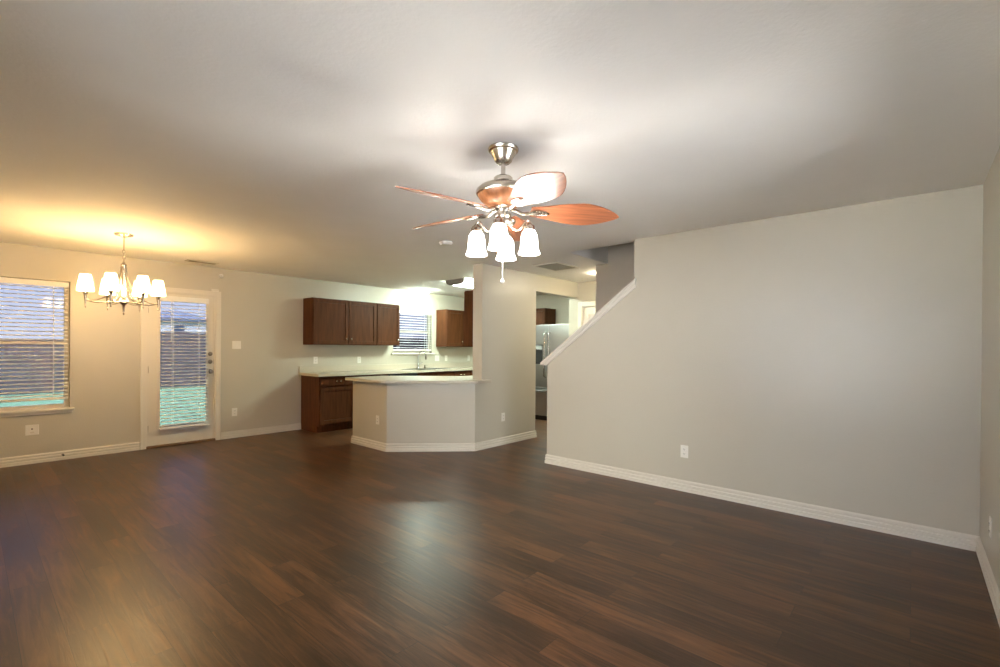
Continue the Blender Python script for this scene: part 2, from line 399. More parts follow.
# baseboards: stepped profile
BP = [(0, 0), (0.018, 0), (0.018, 0.032), (0.010, 0.036), (0.010, 0.042), (0.016, 0.047), (0.016, 0.064), (0.008, 0.068), (0.008, 0.074), (0.012, 0.079), (0.012, 0.092), (0.006, 0.101), (0, 0.102)]
def base(name, path, label=None):
    struct(MB().sweep(BP, path).build(name, M['trim']), label)
base('baseboard_back', [(1.446, YB), (XL, YB), (XL, YR), (XS, YR), (XS, cap1[0]), (HX0, cap1[0])][:2], 'white baseboard left of the glazed door')
base('baseboard_back_right', [(3.548, YB), (2.388, YB)], 'white baseboard between the door and the cabinets')
base('baseboard_left', [(XL, YB), (XL, YR)])
base('baseboard_right', [(XL, YR), (XS, YR)], 'white baseboard on the right wall')
base('baseboard_stair', [(XS, YR), (XS, cap1[0]), (HX0, cap1[0])], 'white baseboard under the big stair wall')
base('baseboard_peninsula', [(A[0]+ht, A[1]), A, B, C_, (XD, YC), (XD, YC+PT)][::-1], 'white baseboard around the half wall')
base('baseboard_hall', [(XH, YR), (XH, HD[0]-0.065)])
base('baseboard_stairwell', [(XW+0.115, 3.165), (XW+0.115, YR)])

# ---------------------------------------------------------------- windows
def window(n, o, label, railz):
    x0, x1, z0, z1 = o
    root = holder('window_%d' % n, (x0, YB, z0), label)
    fr = MB(); ya, yb = YB+0.075, YB+0.125; s = 0.045
    fr.box(x0, x0+s, ya, yb, z0, z1); fr.box(x1-s, x1, ya, yb, z0, z1)
    fr.box(x0+s, x1-s, ya, yb, z0, z0+s); fr.box(x0+s, x1-s, ya, yb, z1-s, z1)
    fr.build('window_frame', M['vinyl'], root, bevel=0.004)
    MB().box(x0+s, x1-s, ya-0.012, yb-0.01, railz-0.022, railz+0.022).build('meeting_rail', M['vinyl'], root, bevel=0.004)
    MB().box(x0+s, x1-s, yb-0.022, yb-0.016, railz+0.022, z1-s).build('pane', M['glass'], root)
    MB().box(x0+s, x1-s, ya+0.008, ya+0.014, z0+s, railz-0.022).build('pane', M['glass'], root)
    return root
w1 = window(1, W1, 'dining area window with white blinds', 1.355)
MB().box(W1[0]-0.04, W1[1]+0.038, YB-0.045, YB+0.075, W1[2]-0.022, W1[2]+0.004).build('window_sill', M['trim'], w1, bevel=0.006)
MB().box(W1[0]-0.025, W1[1]+0.022, YB-0.02, YB, W1[2]-0.055, W1[2]-0.022).build('window_apron', M['trim'], w1, bevel=0.004)
w2 = window(2, W2, 'small kitchen window above the sink', 1.64)
MB().box(W2[0]-0.05, W2[1]+0.05, YB-0.04, YB+0.075, W2[2]-0.022, W2[2]+0.004).build('window_sill', M['trim'], w2, bevel=0.006)

def fill_window(n, o, label, side):  # builds the unseen windows added to let fill light in
    a0, a1, z0, z1 = o; q = 0.045; zm = (z0+z1)/2
    def bx(mb, a, b, d0, d1, u, v):      # a..b along the wall, d depth outwards from the room face
        if side: mb.box(XL-d1, XL-d0, a, b, u, v)
        else: mb.box(a, b, YR-d1, YR-d0, u, v)
        return mb
    root = holder('window_%d' % n, (XL, a0, z0) if side else (a0, YR, z0), label)
    fr = MB(); bx(fr, a0, a0+q, 0.07, 0.12, z0, z1); bx(fr, a1-q, a1, 0.07, 0.12, z0, z1); bx(fr, a0+q, a1-q, 0.07, 0.12, z0, z0+q); bx(fr, a0+q, a1-q, 0.07, 0.12, z1-q, z1)
    fr.build('window_frame', M['vinyl'], root, bevel=0.004)
    bx(MB(), a0+q, a1-q, 0.06, 0.115, zm-0.022, zm+0.022).build('meeting_rail', M['vinyl'], root, bevel=0.004)
    bx(MB(), a0+q, a1-q, 0.092, 0.098, z0+q, zm-0.022).build('pane', M['clearglass'], root)
    bx(MB(), a0+q, a1-q, 0.092, 0.098, zm+0.022, z1-q).build('pane', M['clearglass'], root)
    bx(MB(), a0-0.04, a1+0.04, -0.04, 0.07, z0-0.022, z0+0.004).build('window_sill', M['trim'], root, bevel=0.006)
for i, o in enumerate(LW): fill_window(7+i, o, 'unseen fill window added in the wall left of the camera', True)
for i, o in enumerate(RW): fill_window(3+i, o, 'unseen fill window added behind the camera', False)

def blind(label, x0, x1, z0, z1, y, sp=0.0455, tilt=12, wid=0.05, rail=0.055, cords=(0.14, 0.86), gap=0.0):
    root = thing('window_blind', label, 'blind', ((x0+x1)/2, y, z0))
    hr = MB(); hr.box(x0, x1, y-0.03, y+0.028, z1-rail, z1); hr.box(x0-0.002, x1+0.002, y-0.036, y-0.03, z1-rail-0.008, z1)
    hr.build('headrail', M['blind'], root, bevel=0.003)
    br = MB(); br.box(x0, x1, y-0.026, y+0.026, z0, z0+0.03); br.build('bottom_rail', M['blind'], root, bevel=0.006)
    sl_ = MB(); z = z0+0.03+sp*0.6; a = math.radians(tilt)
    while z < z1-rail-0.01:
        n = 5; top = []
        for i in range(n):
            t = (i/(n-1)-0.5)*wid; cv = 0.0035*(1-(2*t/wid)**2)
            top.append((y+t*math.cos(a), z+t*math.sin(a)+cv))
        sl_.prism(top+[(p[0], p[1]-0.0028) for p in top[::-1]], x0+0.004, x1-0.004, 'x')
        z += sp
    sl_.build('slats', M['blind'], root)
    for cfr in cords:
        cx_ = x0+(x1-x0)*cfr
        MB().box(cx_-0.0018, cx_+0.0018, y-0.029, y-0.0275, z0+0.02, z1-rail).box(cx_-0.0018, cx_+0.0018, y+0.0275, y+0.029, z0+0.02, z1-rail).build('ladder_cord', M['cord'], root)
    return root
bl1 = blind('white slatted blind in the dining window at the left edge', W1[0]+0.006, W1[1]-0.012, 0.70, 2.062, YB+0.034)
bl2 = blind('short white slatted blind in the kitchen window above the sink', W2[0]+0.006, W2[1]-0.01, 1.265, 2.055, YB+0.034, sp=0.05, tilt=2)

# ---------------------------------------------------------------- glazed back door
d1 = holder('door_1', (1.51, YB, 0), 'cream back door with a tall glass light')
px0, px1, pz1, gy0, gy1 = 1.535, 2.29, 2.025, YB+0.012, YB+0.055
gx0, gx1, gz0, gz1 = 1.655, 2.205, 0.26, 1.93
p_ = MB(); p_.box(px0, gx0, gy0, gy1, 0.03, pz1); p_.box(gx1, px1, gy0, gy1, 0.03, pz1); p_.box(gx0, gx1, gy0, gy1, 0.03, gz0); p_.box(gx0, gx1, gy0, gy1, gz1, pz1)
p_.build('door_panel', M['trim'], d1)
g_ = MB()
for bx in ((gx0-0.025, gx0+0.012, gz0-0.025, gz1+0.025), (gx1-0.012, gx1+0.025, gz0-0.025, gz1+0.025), (gx0, gx1, gz0-0.025, gz0+0.012), (gx0, gx1, gz1-0.012, gz1+0.025)):
    g_.box(bx[0], bx[1], gy0-0.009, gy0, bx[2], bx[3])
g_.build('glass_moulding', M['trim'], d1, bevel=0.004)
MB().box(gx0, gx1, gy0+0.018, gy0+0.024, gz0, gz1).build('pane', M['glass'], d1)
j = MB(); j.box(1.50, 1.533, YB, YB+0.12, 0.012, 2.045); j.box(2.292, 2.325, YB, YB+0.12, 0.012, 2.045); j.box(1.533, 2.292, YB, YB+0.12, 2.027, 2.045)
j.build('door_jamb', M['trim'], d1)
cs = MB()
def casing(mb, x0, x1, z1, wd, y, dep=0.018):
    mb.box(x0-wd, x0, y-dep, y, 0, z1+wd); mb.box(x1, x1+wd, y-dep, y, 0, z1+wd); mb.box(x0, x1, y-dep, y, z1, z1+wd)
    mb.box(x0-wd, x0-wd+0.018, y-dep-0.006, y-dep, 0, z1+wd); mb.box(x1+wd-0.018, x1+wd, y-dep-0.006, y-dep, 0, z1+wd); mb.box(x0-wd+0.018, x1+wd-0.018, y-dep-0.006, y-dep, z1+wd-0.018, z1+wd)
casing(cs, 1.515, 2.310, 2.037, 0.065, YB)
cs.build('door_casing', M['trim'], d1, bevel=0.003)
MB().box(1.515, 2.310, YB-0.03, YB+0.12, 0.0, 0.03).build('threshold', M['thresh'], d1, bevel=0.006)
kx = 2.247
kb = MB().lathe([(0.0,0.0),(0.032,0.0),(0.032,0.006),(0.012,0.012),(0.011,0.03),(0.024,0.036),(0.028,0.048),(0.022,0.06),(0.0,0.064)], seg=20)
kb.xform(Matrix.Translation((kx, gy0, 0.975)) @ Matrix.Rotation(PI/2, 4, 'X')); kb.build('door_knob', M['dnickel'], d1, smooth=True)
for z in (1.112, 1.222):
    kb = MB().lathe([(0,0),(0.03,0),(0.03,0.008),(0.022,0.014),(0,0.016)], seg=20)
    kb.xform(Matrix.Translation((kx, gy0, z)) @ Matrix.Rotation(PI/2, 4, 'X')); kb.box(kx-0.005, kx+0.005, gy0-0.03, gy0-0.012, z-0.016, z+0.016)
    kb.build('deadbolt', M['dnickel'], d1, smooth=True)
for z in (0.975, 1.112):
    MB().box(2.2895, 2.2935, gy0-0.006, gy0+0.02, z-0.03, z+0.03).build('strike_plate', M['dnickel'], d1)
for z in (0.25, 1.02, 1.80):
    MB().tube([(1.534, gy0-0.005, z-0.045), (1.534, gy0-0.005, z+0.045)], 0.006).build('hinge', M['nickel'], d1, smooth=True)
bl3 = blind('white slatted blind hanging on the glass of the back door', 1.665, 2.205, 0.232, 1.985, YB-0.035, sp=0.044, tilt=10, wid=0.046, rail=0.062, cords=(0.24, 0.80))
MB().tube([(1.768, YB-0.068, 1.93), (1.770, YB-0.066, 1.40)], 0.004, 6).build('tilt_wand', M['cord'], bl3)
for x in (1.66, 2.21): MB().box(x-0.012, x+0.012, YB-0.066, YB+0.004, 0.232, 0.252).build('hold_down_bracket', M['blind'], bl3)
for x in (1.66, 2.205): MB().box(x-0.006, x+0.006, YB-0.035, YB+0.004, 1.93, 1.98).build('mounting_bracket', M['blind'], bl3)

# hall door (white, two long panels)
d2 = holder('door_2', (XH, HD[0], 0), 'white panelled door at the end of the hall')
dp = MB(); dx0, dx1 = XH+0.02, XH+0.055; a0, a1 = HD[0]+0.02, HD[1]-0.02
ys = [a0, a0+0.1, (a0+a1)/2-0.045, (a0+a1)/2+0.045, a1-0.1, a1]; zs = [0.01, 0.2, 0.9, 1.05, 1.90, 2.025]
for yy in ((0,1),(2,3),(4,5)): dp.box(dx0, dx1, ys[yy[0]], ys[yy[1]], zs[0], zs[5])
for yy in ((1,2),(3,4)):
    for zz in ((0,1),(2,3),(4,5)): dp.box(dx0, dx1, ys[yy[0]], ys[yy[1]], zs[zz[0]], zs[zz[1]])
    for zz in ((1,2),(3,4)): dp.box(dx0+0.012, dx1, ys[yy[0]], ys[yy[1]], zs[zz[0]], zs[zz[1]])
dp.build('door_panel', M['trim'], d2)
cj = MB(); wd = 0.062
cj.box(XH-0.018, XH, HD[0]-wd, HD[0]+0.01, 0, HD[2]+wd); cj.box(XH-0.018, XH, HD[1]-0.01, HD[1]+wd, 0, HD[2]+wd); cj.box(XH-0.018, XH, HD[0]+0.01, HD[1]-0.01, HD[2]-0.01, HD[2]+wd)
cj.build('door_casing', M['trim'], d2, bevel=0.004)
jj = MB(); jj.box(XH, XH+T, HD[0], HD[0]+0.018, 0, HD[2]); jj.box(XH, XH+T, HD[1]-0.018, HD[1], 0, HD[2]); jj.box(XH, XH+T, HD[0]+0.018, HD[1]-0.018, HD[2]-0.018, HD[2])
jj.build('door_jamb', M['trim'], d2)
kb = MB().lathe([(0,0),(0.03,0),(0.03,0.006),(0.011,0.012),(0.011,0.03),(0.026,0.04),(0.022,0.056),(0,0.06)], seg=18)
kb.xform(Matrix.Translation((dx0, a0+0.06, 0.95)) @ Matrix.Rotation(-PI/2, 4, 'Y')); kb.build('door_knob', M['nickel'], d2, smooth=True)

# ---------------------------------------------------------------- ceiling fan
FX, FY = 1.960, 1.713
fan = thing('ceiling_fan', 'five-blade ceiling fan with cherry blades and four lit glass shades', 'ceiling fan', (FX, FY, 2.44))
def fz(prof): return [(r, z-2.44) for r, z in prof]
MB().lathe(fz([(0.0,2.44),(0.082,2.44),(0.086,2.432),(0.082,2.422),(0.072,2.417),(0.066,2.402),(0.052,2.378),(0.048,2.366),(0.038,2.357),(0.0,2.354)]), seg=36).build('canopy', M['nickel'], fan, smooth=True, local=True)
MB().lathe(fz([(0.0,2.356),(0.0125,2.356),(0.0125,2.27),(0.0,2.27)]), seg=16).build('downrod', M['nickel'], fan, smooth=True, local=True)
MB().lathe(fz([(0.0,2.285),(0.030,2.285),(0.046,2.280),(0.052,2.274),(0.052,2.256),(0.060,2.250),(0.064,2.244),(0.100,2.236),(0.132,2.220),(0.148,2.204),(0.151,2.192),(0.148,2.182),(0.140,2.178),(0.0,2.176)]), seg=48).build('motor_housing', M['nickel'], fan, smooth=True, local=True)
bw = MB(); prof = [(0.141,2.180),(0.135,2.164),(0.118,2.142),(0.094,2.124),(0.064,2.113),(0.045,2.111)]
seg = 64
rings = []
for r, z in prof:
    rings.append([bw.bm.verts.new(((r*(1-0.035*abs(math.sin(i*PI*8/seg))**6))*math.cos(2*PI*i/seg), (r*(1-0.035*abs(math.sin(i*PI*8/seg))**6))*math.sin(2*PI*i/seg), z-2.44)) for i in range(seg)])
for a_, b_ in zip(rings, rings[1:]):
    for i in range(seg): bw.bm.faces.new((a_[i], a_[(i+1)%seg], b_[(i+1)%seg], b_[i]))
bw.bm.faces.new(rings[0]); bw.bm.faces.new(rings[-1])
bw.build('motor_bowl', M['bowl'], fan, smooth=True, local=True)
MB().lathe(fz([(0.0,2.122),(0.050,2.122),(0.054,2.112),(0.048,2.104),(0.036,2.100),(0.034,2.085),(0.046,2.078),(0.048,2.058),(0.040,2.048),(0.050,2.040),(0.052,2.026),(0.036,2.014),(0.016,2.004),(0.010,1.992),(0.0,1.988)]), seg=32).build('switch_housing', M['nickel'], fan, smooth=True, local=True)
# blades
BZ = 2.098-2.44
def wdt(t):   # leaf-shaped half width along the blade
    return 0.5*(0.085+0.150*math.sin(PI*min(1, t/0.78)*0.5)**1.2) * (1 if t < 0.45 else max(0.0, math.cos((t-0.45)/0.55*PI/2))**0.72)
bl = MB(); n = 28; r0, r1 = 0.155, 0.66
L_, Rr = [], []
for i in range(n+1):
    t = i/n; x = r0+(r1-r0)*t; wv = max(wdt(t), 0.0015); L_.append((x, wv)); Rr.append((x, -wv))
bl.prism(L_+Rr[::-1], -0.003, 0.003, 'z')
tilt = Matrix.Translation((0, 0, BZ)) @ Matrix.Rotation(math.radians(1.8), 4, 'Y') @ Matrix.Rotation(math.radians(-16.5), 4, 'X')
bl.xform(tilt)
ir = MB()
ir.tube(curve([(0.040, 0, 0.006), (0.075, 0, -0.002), (0.110, 0, -0.016), (0.150, 0, -0.012), (0.185, 0, -0.008)]), 0.0095, 8)
leaf = [(0.150, 0.010), (0.168, 0.026), (0.195, 0.031), (0.225, 0.025), (0.250, 0.012), (0.262, 0.0)]
ir.prism(leaf+[(x, -y) for x, y in leaf[-2::-1]], -0.010, -0.003, 'z')
for i in range(5):
    x = 0.165+0.018*i; wv = 0.024-0.003*i
    ir.tube([(x, -wv, -0.010), (x+0.012, 0, -0.014), (x, wv, -0.010)], 0.0035, 6)
ir.xform(tilt)
BLADE_A = [28, 100, 172, 244, 316]
ob = bl.build('blade', M['blade'], fan, bevel=0.0015, local=True); ob.rotation_euler.z = math.radians(BLADE_A[0])
oi = ir.build('blade_iron', M['nickel'], ob, smooth=True, local=True)
for a in BLADE_A[1:]:
    o2 = ob.copy(); COL.objects.link(o2); o2.parent = fan; o2.rotation_euler.z = math.radians(a)
    i2 = oi.copy(); COL.objects.link(i2); i2.parent = o2
# light kit
arm = MB().tube(curve([(0.030, 0, 2.030-2.44), (0.055, 0, 1.995-2.44), (0.085, 0, 1.985-2.44), (0.112, 0, 2.010-2.44), (0.132, 0, 2.034-2.44), (0.145, 0, 2.030-2.44), (0.147, 0, 2.012-2.44)]), 0.0065, 10)
cup = MB().lathe(fz([(0,2.022),(0.012,2.022),(0.016,2.014),(0.026,2.008),(0.031,1.998),(0.030,1.980),(0.0,1.978)]), c=(0.147,0,0), seg=20)
shd = MB().lathe(fz([(0.026,1.981),(0.034,1.974),(0.042,1.958),(0.046,1.935),(0.048,1.905),(0.050,1.880),(0.056,1.862),(0.061,1.853),(0.059,1.850),(0.054,1.862),(0.048,1.880),(0.046,1.905),(0.044,1.935),(0.040,1.957),(0.026,1.977)]), c=(0.147,0,0), seg=28)
RA = -48.6
arm_o = arm.build('lamp_arm', M['nickel'], fan, smooth=True, local=True); cup_o = cup.build('shade_holder', M['nickel'], arm_o, smooth=True, local=True)
shd_o = shd.build('glass_shade', M['fanglow'], arm_o, smooth=True, local=True)
blb_o = MB().lathe(fz([(0,1.979),(0.012,1.978),(0.013,1.962),(0.022,1.945),(0.027,1.925),(0.024,1.906),(0.014,1.894),(0,1.891)]), c=(0.147,0,0), seg=18).build('bulb', M['bulb'], arm_o, smooth=True, local=True)
arm_o.rotation_euler.z = math.radians(RA-8)
for kk in (1, 2, 3):
    a2 = arm_o.copy(); COL.objects.link(a2); a2.parent = fan; a2.rotation_euler.z = math.radians(RA-8+90*kk)
    for g in (cup_o, shd_o, blb_o):
        g2 = g.copy(); COL.objects.link(g2); g2.parent = a2
pc = MB()
dv = (F.x*-0.02, F.y*-0.02)
pc.tube([(dv[0], dv[1], 2.0-2.44), (dv[0], dv[1], 1.715-2.44)], 0.0022, 6)
pco = pc.build('pull_chain', M['cord'], fan, local=True)
MB().lathe([(0,0.014),(0.004,0.012),(0.011,0.002),(0.012,-0.006),(0.007,-0.012),(0,-0.014)], c=(dv[0], dv[1], 1.702-2.44), seg=14).build('chain_knob', M['plate'], pco, smooth=True, local=True)

# ---------------------------------------------------------------- chandelier
CX, CY = 1.021, 5.896
ch = thing('chandelier', 'brushed nickel six-light chandelier with white glass shades over the dining area', 'chandelier', (CX, CY, 2.44))
MB().lathe(fz([(0,2.44),(0.075,2.44),(0.078,2.432),(0.070,2.424),(0.030,2.416),(0.012,2.405),(0,2.403)]), seg=32).build('canopy', M['nickel'], ch, smooth=True, local=True)
cz = MB(); cz.tube([(0,0,2.41-2.44), (0,0,2.275-2.44)], 0.005, 8)
for i in range(4):
    zz = 2.265-0.030*i-2.44; ring = []
    for kk in range(13):
        a = 2*PI*kk/12; p = (0.011*math.cos(a), 0.0, 0.019*math.sin(a))
        ring.append((p[0], 0, zz+p[2]) if i % 2 == 0 else (0, p[0], zz+p[2]))
    cz.tube(ring, 0.003, 6)
cz.build('chain', M['nickel'], ch, smooth=True, local=True)
MB().lathe(fz([(0,2.165),(0.008,2.165),(0.012,2.155),(0.012,2.148),(0.024,2.140),(0.025,2.130),(0.022,2.122),(0.020,2.10),(0.018,1.95),(0.018,1.80),(0.030,1.790),(0.040,1.775),(0.040,1.755),(0.026,1.742),(0.014,1.730),(0.010,1.70),(0.006,1.66),(0.010,1.650),(0.006,1.640),(0,1.636)]), seg=24).build('column', M['nickel'], ch, smooth=True, local=True)
ca = MB()
ca.tube(curve([(0.02, 0, 1.768), (0.09, 0, 1.758), (0.18, 0, 1.748), (0.25, 0, 1.756), (0.285, 0, 1.775)]), 0.0065, 8)
ca.tube(curve([(0.022, 0, 2.115), (0.030, 0, 2.02), (0.055, 0, 1.92), (0.11, 0, 1.83), (0.19, 0, 1.778), (0.262, 0, 1.762)]), 0.005, 8)
ca.xform(Matrix.Translation((0, 0, -2.44)))
cc_ = MB().lathe(fz([(0,1.690),(0.004,1.694),(0.006,1.700),(0.004,1.708),(0.007,1.75),(0.012,1.80),(0.016,1.825),(0.022,1.836),(0.023,1.846),(0.0,1.847)]), c=(0.285,0,0), seg=16)
cs_ = MB().lathe(fz([(0.0,1.846),(0.024,1.846),(0.066,1.848),(0.066,1.860),(0.058,1.92),(0.049,1.975),(0.043,2.006),(0.038,2.010),(0.034,2.006),(0.040,1.995),(0.052,1.92),(0.060,1.860),(0.024,1.852)]), c=(0.285,0,0), seg=28)
ca_o = ca.build('arm', M['nickel'], ch, smooth=True, local=True); cc_o = cc_.build('candle_cup', M['nickel'], ca_o, smooth=True, local=True); cs_o = cs_.build('glass_shade', M['changlow'], ca_o, smooth=True, local=True)
ARM_A = [53.0, 107.0, 172.5, 241.0, 291.0, 361.0]
cb_o = MB().lathe(fz([(0,1.847),(0.010,1.848),(0.011,1.885),(0.017,1.90),(0.019,1.915),(0.013,1.94),(0.005,1.958),(0,1.96)]), c=(0.285,0,0), seg=16).build('bulb', M['chanbulb'], ca_o, smooth=True, local=True)
ca_o.rotation_euler.z = math.radians(ARM_A[0])
for aa in ARM_A[1:]:
    a2 = ca_o.copy(); COL.objects.link(a2); a2.parent = ch; a2.rotation_euler.z = math.radians(aa)
    for g in (cc_o, cs_o, cb_o):
        g2 = g.copy(); COL.objects.link(g2); g2.parent = a2

# ---------------------------------------------------------------- kitchen cabinets (fronts face local -y, origin at back left foot)
def knob(mb, x, y, z):
    k_ = MB().lathe([(0,0),(0.006,0),(0.006,0.012),(0.015,0.018),(0.016,0.024),(0.010,0.030),(0,0.031)], seg=14)
    k_.xform(Matrix.Translation((x, y, z)) @ Matrix.Rotation(PI/2, 4, 'X')); return k_
def panel_door(parent, name, x0, x1, z0, z1, y, knobs=(), pull=None):
    d = MB(); r = 0.056; th = 0.019
    d.box(x0, x0+r, y-th, y, z0, z1); d.box(x1-r, x1, y-th, y, z0, z1)
    d.box(x0+r, x1-r, y-th, y, z0, z0+r); d.box(x0+r, x1-r, y-th, y, z1-r, z1)
    d.box(x0+r, x1-r, y-th+0.012, y, z0+r, z1-r)
    o = d.build(name, M['cab'], parent, bevel=0.0035, local=True)
    for kx_, kz_ in knobs: knob(None, kx_, y-th, kz_).build('knob', M['nickel'], o, smooth=True, local=True)
    return o
def drawer_front(parent, x0, x1, z0, z1, y, pull=True):
    d = MB(); d.box(x0, x1, y-0.019, y, z0, z1)
    o = d.build('drawer', M['cab'], parent, bevel=0.006, local=True)
    if pull:
        xm = (x0+x1)/2; zm = (z0+z1)/2
        for s_ in (-0.034, 0.034): knob(None, xm+s_, y-0.019, zm).build('knob', M['nickel'], o, smooth=True, local=True)
    return o
def upper(label, loc, rz, wd, ht_, dep, doors, group=None):
    root = thing('wall_cabinet', label, 'cabinet', loc, rz, group)
    MB().box(0, wd, -dep+0.02, 0, 0, ht_).build('body', M['cab'], root, bevel=0.002, local=True)
    f_ = MB(); f_.box(0.004, wd-0.004, -dep+0.018, -dep+0.0205, 0.004, ht_-0.004)
    x = 0.0
    for i, (dw, ks) in enumerate(doors):
        g = 0.006
        panel_door(root, 'door', x+g, x+dw-g, 0.012, ht_-0.012, -dep+0.0195, ks and [(x+k_[0]*dw, k_[1]) for k_ in ks])
        x += dw
    f_.bm.free()
    return root
upper('two-door brown wall cabinet, leftmost above the counter', (3.578, YB, 1.365), 0, 1.170, 0.745, 0.33, [(0.625, [(0.92, 0.10)]), (0.545, [(0.08, 0.10)])])
upper('single-door brown wall cabinet beside the kitchen window', (4.752, YB, 1.365), 0, 0.490, 0.745, 0.33, [(0.490, [(0.90, 0.10)])])
upper('brown wall cabinet right of the kitchen window', (6.398, YB, 1.350), 0, 0.90, 0.760, 0.33, [(0.47, [(0.9, 0.10)]), (0.43, [(0.1, 0.10)])])
upper('brown wall cabinet mounted behind the dividing wall', (5.55, YC+PT, 1.355), PI, 0.95, 0.775, 0.33, [(0.475, [(0.9, 0.1)]), (0.475, [(0.1, 0.1)])])
upper('brown wall cabinet beside the refrigerator', (XE, 6.32, 1.37), -PI/2, 0.91, 0.755, 0.37, [(0.455, [(0.9, 0.1)]), (0.455, [(0.1, 0.1)])])

def base_cab(label, loc, rz, wd, cols, dep=0.60, top=0.873, group=None):
    root = thing('base_cabinet', label, 'cabinet', loc, rz, group)
    b_ = MB(); b_.prism([(0, 0), (-dep+0.085, 0), (-dep+0.085, 0.105), (-dep+0.02, 0.105), (-dep+0.02, top), (0, top)], 0, wd, 'x')
    if top < 0.87: b_.box(0, wd, -dep+0.02, -dep+0.04, top, 0.873)
    b_.build('body', M['cab'], root, bevel=0.002, local=True)
    x = 0
    for cw, kind in cols:
        g = 0.02
        if kind in 'dD': drawer_front(root, x+g, x+cw-g, 0.725, 0.853, -dep+0.0195, kind == 'd')
        panel_door(root, 'door', x+g, x+cw-g, 0.135, 0.700, -dep+0.0195, [(x+cw*0.88, 0.64)] if kind != 'd' else [])
        x += cw
    return root
base_cab('brown base cabinet at the left end of the kitchen counter', (3.550, YB-0.002, 0), 0, 0.628, [(0.628, 'd')])
base_cab('brown base cabinet beside the dishwasher', (4.18, YB-0.002, 0), 0, 0.63, [(0.63, 'd')])
base_cab('brown sink base cabinet under the faucet', (5.43, YB-0.002, 0), 0, 0.92, [(0.46, 'D'), (0.46, 'D')], top=0.725)
base_cab('brown base cabinet right of the sink', (6.352, YB-0.002, 0), 0, 0.88, [(0.44, 'd'), (0.44, 'd')])
base_cab('brown base cabinet behind the dividing wall', (5.56, YC+PT+0.002, 0), PI, 0.62, [(0.62, 'd')], dep=0.58)
# dishwasher
dw = thing('dishwasher', 'black dishwasher under the kitchen counter', 'dishwasher', (4.815, YB-0.03, 0))
MB().box(4.817, 5.427, YB-0.58, YB-0.03, 0.0, 0.868).build('body', M['black'], dw)
MB().box(4.82, 5.424, YB-0.615, YB-0.58, 0.12, 0.73).build('door', M['black'], dw, bevel=0.006)
cpn = MB().box(4.82, 5.424, YB-0.620, YB-0.58, 0.735, 0.866).build('control_panel', M['black'], dw, bevel=0.006)
MB().tube([(4.90, YB-0.62, 0.76), (4.90, YB-0.645, 0.76), (5.34, YB-0.645, 0.76), (5.34, YB-0.62, 0.76)], 0.008, 8).build('handle', M['steel'], cpn, smooth=True)

# worktop along the back wall with sink cut-out
ct = thing('countertop', 'long cream kitchen countertop along the back wall', 'countertop', (3.525, YB, 0.875))
SX0, SX1, SY0, SY1 = 5.50, 6.28, 6.86, 7.28
c2 = MB(); za, zb = 0.875, 0.914
yk = YB-0.002; c2.box(3.512, SX0, 6.758, yk, za, zb); c2.box(SX1, XE-0.002, 6.758, yk, za, zb); c2.box(SX0, SX1, 6.758, SY0, za, zb); c2.box(SX0, SX1, SY1, yk, za, zb)
c2.build('slab', M['counter'], ct)
MB().box(3.512, XE-0.002, YB-0.019, YB-0.002, zb, zb+0.10).build('backsplash', M['counter'], ct, bevel=0.004)
sk = thing('kitchen_sink', 'stainless double-bowl sink set in the kitchen countertop', 'sink', (5.89, 7.07, 0.914))
s_ = MB(); s_.box(SX0-0.02, SX1+0.02, SY0-0.02, SY0+0.02, zb, zb+0.007); s_.box(SX0-0.02, SX1+0.02, SY1-0.02, SY1+0.06, zb, zb+0.007)
s_.box(SX0-0.02, SX0+0.02, SY0+0.02, SY1-0.02, zb, zb+0.007); s_.box(SX1-0.02, SX1+0.02, SY0+0.02, SY1-0.02, zb, zb+0.007); s_.box(5.87, 5.91, SY0+0.02, SY1-0.02, zb, zb+0.007)
s_.build('rim', M['basin'], sk, bevel=0.002)
for a, b2 in ((SX0+0.02, 5.87), (5.91, SX1-0.02)):
    m_ = MB(); t_ = 0.003
    m_.box(a, b2, SY0+0.02, SY1-0.02, 0.735, 0.738); m_.box(a, a+t_, SY0+0.02, SY1-0.02, 0.738, zb); m_.box(b2-t_, b2, SY0+0.02, SY1-0.02, 0.738, zb)
    m_.box(a+t_, b2-t_, SY0+0.02, SY0+0.02+t_, 0.738, zb); m_.box(a+t_, b2-t_, SY1-0.02-t_, SY1-0.02, 0.738, zb)
    m_.build('bowl', M['basin'], sk)
fa = thing('faucet', 'chrome gooseneck faucet behind the kitchen sink', 'faucet', (5.86, 7.31, 0.921))
fx, fy = 5.86, 7.31
MB().lathe([(0,0),(0.028,0),(0.026,0.012),(0.019,0.022),(0.018,0.08),(0.012,0.095),(0,0.096)], c=(fx, fy, 0.921), seg=18).build('body', M['chrome'], fa, smooth=True)
MB().tube(curve([(fx, fy, 1.01), (fx, fy, 1.15), (fx+0.012, fy-0.012, 1.215), (fx+0.055, fy-0.05, 1.25), (fx+0.10, fy-0.088, 1.215), (fx+0.112, fy-0.098, 1.16)]), 0.0105, 10).build('spout', M['chrome'], fa, smooth=True)
MB().tube([(fx+0.112, fy-0.098, 1.165), (fx+0.115, fy-0.10, 1.13), (fx+0.116, fy-0.101, 1.095)], [0.013, 0.018, 0.016], 12).build('spray_head', M['dnickel'], fa, smooth=True)
MB().tube([(fx, fy, 1.0), (fx+0.03, fy-0.03, 1.01), (fx+0.065, fy-0.055, 1.045)], [0.010, 0.008, 0.006], 10).build('lever', M['chrome'], fa, smooth=True)
sd = thing('soap_dispenser', 'small dark soap dispenser beside the faucet', 'soap dispenser', (6.03, 7.31, 0.921))
